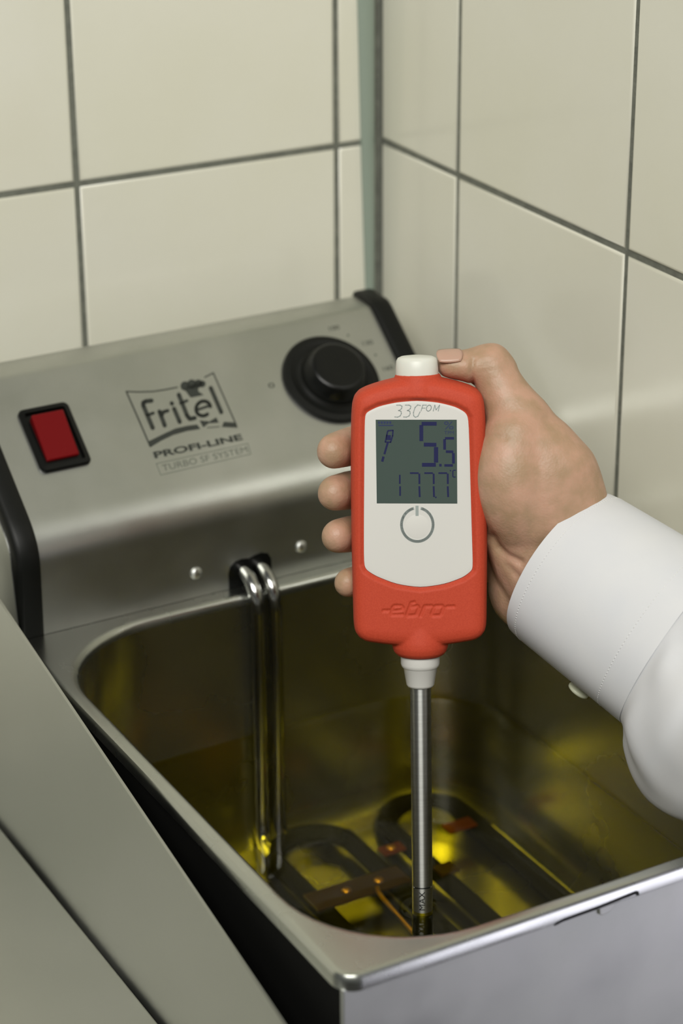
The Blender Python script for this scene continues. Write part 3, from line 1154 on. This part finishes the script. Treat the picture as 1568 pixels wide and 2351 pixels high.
# wrist and forearm inside the sleeve
parts.append(chain([(1240, 1170, -8, 150, 20), (1295, 1290, -8, 158, 21), (1390, 1370, 5, 162, 22), (1520, 1460, 26, 172, 25), (1680, 1565, 52, 185, 28), (1860, 1645, 114, 190, 31), (2120, 1690, 200, 198, 33), (2380, 1725, 276, 204, 35)]))
# heel of the hand below
parts.append(chain([(1192, 1235, -20, 68, 14), (1192, 1300, -20, 72, 16), (1196, 1360, -19, 76, 16), (1215, 1395, -17, 68, 14)]))
# palm behind the tester
parts.append(chain([(1230, 1180, -24, 150, 13), (1170, 1160, -28, 175, 12.5), (1100, 1160, -30, 188, 11), (1040, 1165, -31, 192, 9.5)]))
# fingers wrapped round the back, tips showing past the far edge
for (pa, pb, pcx_, pd_, r) in (
        ((1050, 1010, -31), (880, 1005, -31), (800, 1026, -20), (764, 1036, -5), 47),
        ((1040, 1115, -31), (880, 1112, -32), (800, 1126, -20), (766, 1132, -5), 47),
        ((1040, 1215, -31), (885, 1218, -31), (805, 1226, -19), (773, 1231, -5), 45),
        ((1045, 1310, -30), (895, 1322, -29), (825, 1333, -18), (797, 1338, -6), 39)):
    rm = r / K
    parts.append(chain([(*pa, r * 1.08, rm * 1.05), ((pa[0] + pb[0]) / 2, (pa[1] + pb[1]) / 2, (pa[2] + pb[2]) / 2, r, rm * 0.98), (*pb, r * 1.0, rm), ((pb[0] + pcx_[0]) / 2 - 6, (pb[1] + pcx_[1]) / 2, (pb[2] + pcx_[2]) / 2 - 2, r * 0.97, rm * 0.94),
                        (*pcx_, r * 0.98, rm * 0.93), (pd_[0], pd_[1], pd_[2], r * 0.90, rm * 0.84)]))
V, E, fs = remesh(*merge(*parts), 1.05)
V = smooth_verts(V, E, 12)


def project(V):
    Q = (V - CAM) @ MC.T
    return np.stack([Q[:, 0] / Q[:, 2] * F + CX, Q[:, 1] / Q[:, 2] * F + CY], 1)


PX = project(V)
NV = vnormals(V, fs)
facing = (NV @ DN) > -0.2
# skin folds: thumb joint, ball of the thumb against the heel, wrist lines
for line, wd, dp in (([(1086, 826), (1083, 852), (1085, 890)], 5, 1.2), ([(1128, 1235), (1142, 1258), (1165, 1278), (1195, 1292)], 9, 1.6),
                     ([(1142, 1262), (1160, 1295), (1190, 1325)], 8, 0.8), ([(1070, 1004), (1120, 1000), (1160, 1006)], 7, 0.45),
                     ([(1108, 838), (1160, 826)], 4, 0.12), ([(1110, 852), (1168, 846)], 4, 0.1),
                     ([(1185, 1040), (1240, 1060)], 10, 0.25)):
    d = seg_dist(PX, [line])
    V = V - NV * (facing * dp * np.exp(-(d / wd) ** 2))[:, None]
# knuckle and metacarpal swell
for c, rad, dp in (((1140, 800), 30, 0.5), ((1335, 1050), 55, 2.2), ((1262, 965), 26, -1.6)):
    d = np.linalg.norm(PX - np.array(c), axis=1)
    V = V + NV * (dp * np.exp(-(d / rad) ** 2))[:, None]
hand = mesh_obj('hand_and_forearm', V, fs, M['skin'], person)

# thumb nail
nl = []
NA = math.radians(40)
nc = dpt(1032, 838 - 32.5 * math.cos(NA), -6 + 8.3 * math.sin(NA))
nu = nrm(dpt(1060, 836, -6) - dpt(1005, 839, -6))
nw = nrm(UP * math.cos(NA) + DN * math.sin(NA))
nw = nrm(nw - nu * (nw @ nu))
nv_ = np.cross(nw, nu)
gr, nn2 = [], 9
for i in range(nn2):
    a = -1 + 2 * i / (nn2 - 1)
    row = []
    for j in range(nn2):
        b_ = -1 + 2 * j / (nn2 - 1)
        x_ = a * math.sqrt(1 - 0.35 * b_ * b_) * 5.6
        y_ = b_ * math.sqrt(1 - 0.25 * a * a) * 4.3
        row.append(nc + nu * x_ + nv_ * y_ + nw * (0.02 - 0.072 * y_ * y_ - 0.010 * x_ * x_))
    gr.append(row)
nail = mesh_obj('thumb_nail', *merge(loft(gr, closed=False)), M['nail'], person)
md = nail.modifiers.new('thick', 'SOLIDIFY')
md.thickness = 0.0007

# shirt: cuff and sleeve as thick cloth tubes with soft folds
BD = np.array([-0.568, 0.822])


def cloth_ring(px, py, n, hw, hn, tdir, fold=0.0, seed=0.0, k=72, pleat=0.0):
    c = dpt(px, py, n)
    b = nrm(dpt(px - 56.8, py + 82.2, n) - c)       # towards the lower outline
    t = nrm(tdir - b * (tdir @ b))
    q = np.cross(b, t)
    if q @ DN < 0:
        q = -q
    r = []
    for j in range(k):
        a = 2 * math.pi * j / k
        f_ = 1 + fold * (0.6 * math.sin(3 * a + seed) + 0.4 * math.sin(5 * a - 1.7 * seed) + 0.3 * math.sin(8 * a + 2.3 * seed))
        f_ += pleat * math.sin(9 * a + 0.9 * seed) * (0.6 + 0.4 * math.sin(4 * a + 1.0))
        r.append(c + b * (hw / K) * math.cos(a) * f_ + q * hn * math.sin(a) * f_)
    return r


tdir = nrm(dpt(1566, 1485, 26) - dpt(1295, 1298, -10))
tdir = nrm(nrm(RIGHT * 0.822 - UP * 0.568) * math.cos(math.radians(30)) + DN * math.sin(math.radians(30)))


def thick(rings, th=1.1):
    inner = []
    for r in rings:
        c = np.mean(r, axis=0)
        inner.append([p + nrm(c - p) * th for p in r])
    full = rings + inner[::-1]
    v, f = loft(full + [full[0]])
    return v, f


t2 = nrm(tdir * 0.8 + nrm(RIGHT * 0.822 - UP * 0.568) * 0.5)
cuff_r = []
for s_ in np.linspace(0, 1, 15):
    px = 1293 + 262 * s_
    py = 1296 + 182 * s_
    n_ = -10 + 34 * s_
    tt = nrm(tdir * (1 - s_) + t2 * s_)
    hw = 200 + 20 * s_ - (3.0 * math.exp(-s_ * 25))
    cuff_r.append(cloth_ring(px, py, n_, hw, 33 + 5 * s_, tt, 0.006 + 0.008 * s_, 0.6 + s_))
cuff = mesh_obj('cuff', *thick(cuff_r, 1.3), M['cloth'], person)
auto(recalc(cuff), 60)
slv = []
spec = [(1550, 1474, 23, 214, 37, 0.01), (1562, 1484, 25, 222, 38.5, 0.012), (1580, 1500, 28, 246, 41, 0.035), (1606, 1524, 32, 272, 43, 0.05), (1640, 1552, 38, 292, 45, 0.05), (1680, 1580, 44, 305, 47, 0.04),
        (1740, 1606, 68, 306, 47, 0.04), (1812, 1632, 96, 292, 47, 0.04), (1900, 1650, 130, 276, 47, 0.035), (2005, 1668, 168, 266, 48, 0.03), (2160, 1690, 216, 262, 50, 0.03), (2400, 1725, 285, 270, 53, 0.03), (2720, 1770, 370, 285, 57, 0.03)]
for i, p in enumerate(spec):
    slv.append(cloth_ring(p[0], p[1], p[2], p[3], p[4], t2, p[5], 0.8 + 0.32 * i, pleat=0.0 if i < 2 else 0.045 * math.exp(-(i - 2) * 0.22)))
dense_r = []
slv_np = np.array(slv)
for j in range(slv_np.shape[1]):
    dense_r.append(catmull([slv_np[i, j] for i in range(len(slv))], 4))
dense_r = np.array(dense_r).transpose(1, 0, 2)
sleeve = mesh_obj('sleeve', *thick([list(r) for r in dense_r], 1.0), M['cloth'], person)
auto(recalc(sleeve), 60)


def stitch(rings, i0, fr, off=0.02, rad=0.12):
    r0, r1 = np.array(rings[i0]), np.array(rings[i0 + 1])
    P = r0 * (1 - fr) + r1 * fr
    c = P.mean(0)
    vv, ff = [], []
    k = len(P)
    for j in range(k):
        a = P[j]
        b = P[(j + 1) % k]
        for q in range(2):
            s0, s1 = a + (b - a) * (q / 2 + 0.05), a + (b - a) * (q / 2 + 0.36)
            o = nrm(a - c) * off
            tv_, tf_ = tube([s0 + o, s1 + o], rad, 5)
            base = len(vv)
            vv += tv_
            ff += [tuple(x + base for x in q_) for q_ in tf_]
    return vv, ff


mesh_obj('stitching', *stitch(cuff_r, 1, 0.1), M['thread'], cuff)
mesh_obj('stitching', *stitch(cuff_r, 11, 0.3), M['thread'], cuff)
# button on the underside of the cuff
bc = dpt(1331, 1582, 4)
bn = nrm(dpt(1300, 1640, 4) - dpt(1345, 1575, 4) - DN * 3)
mesh_obj('button', *lathe([(4.8, 0), (5.2, 0.7), (5.0, 1.5), (4.2, 1.9), (3.2, 1.6), (0.2, 1.5)], bc, bn, DN, 28), M['button'], cuff)
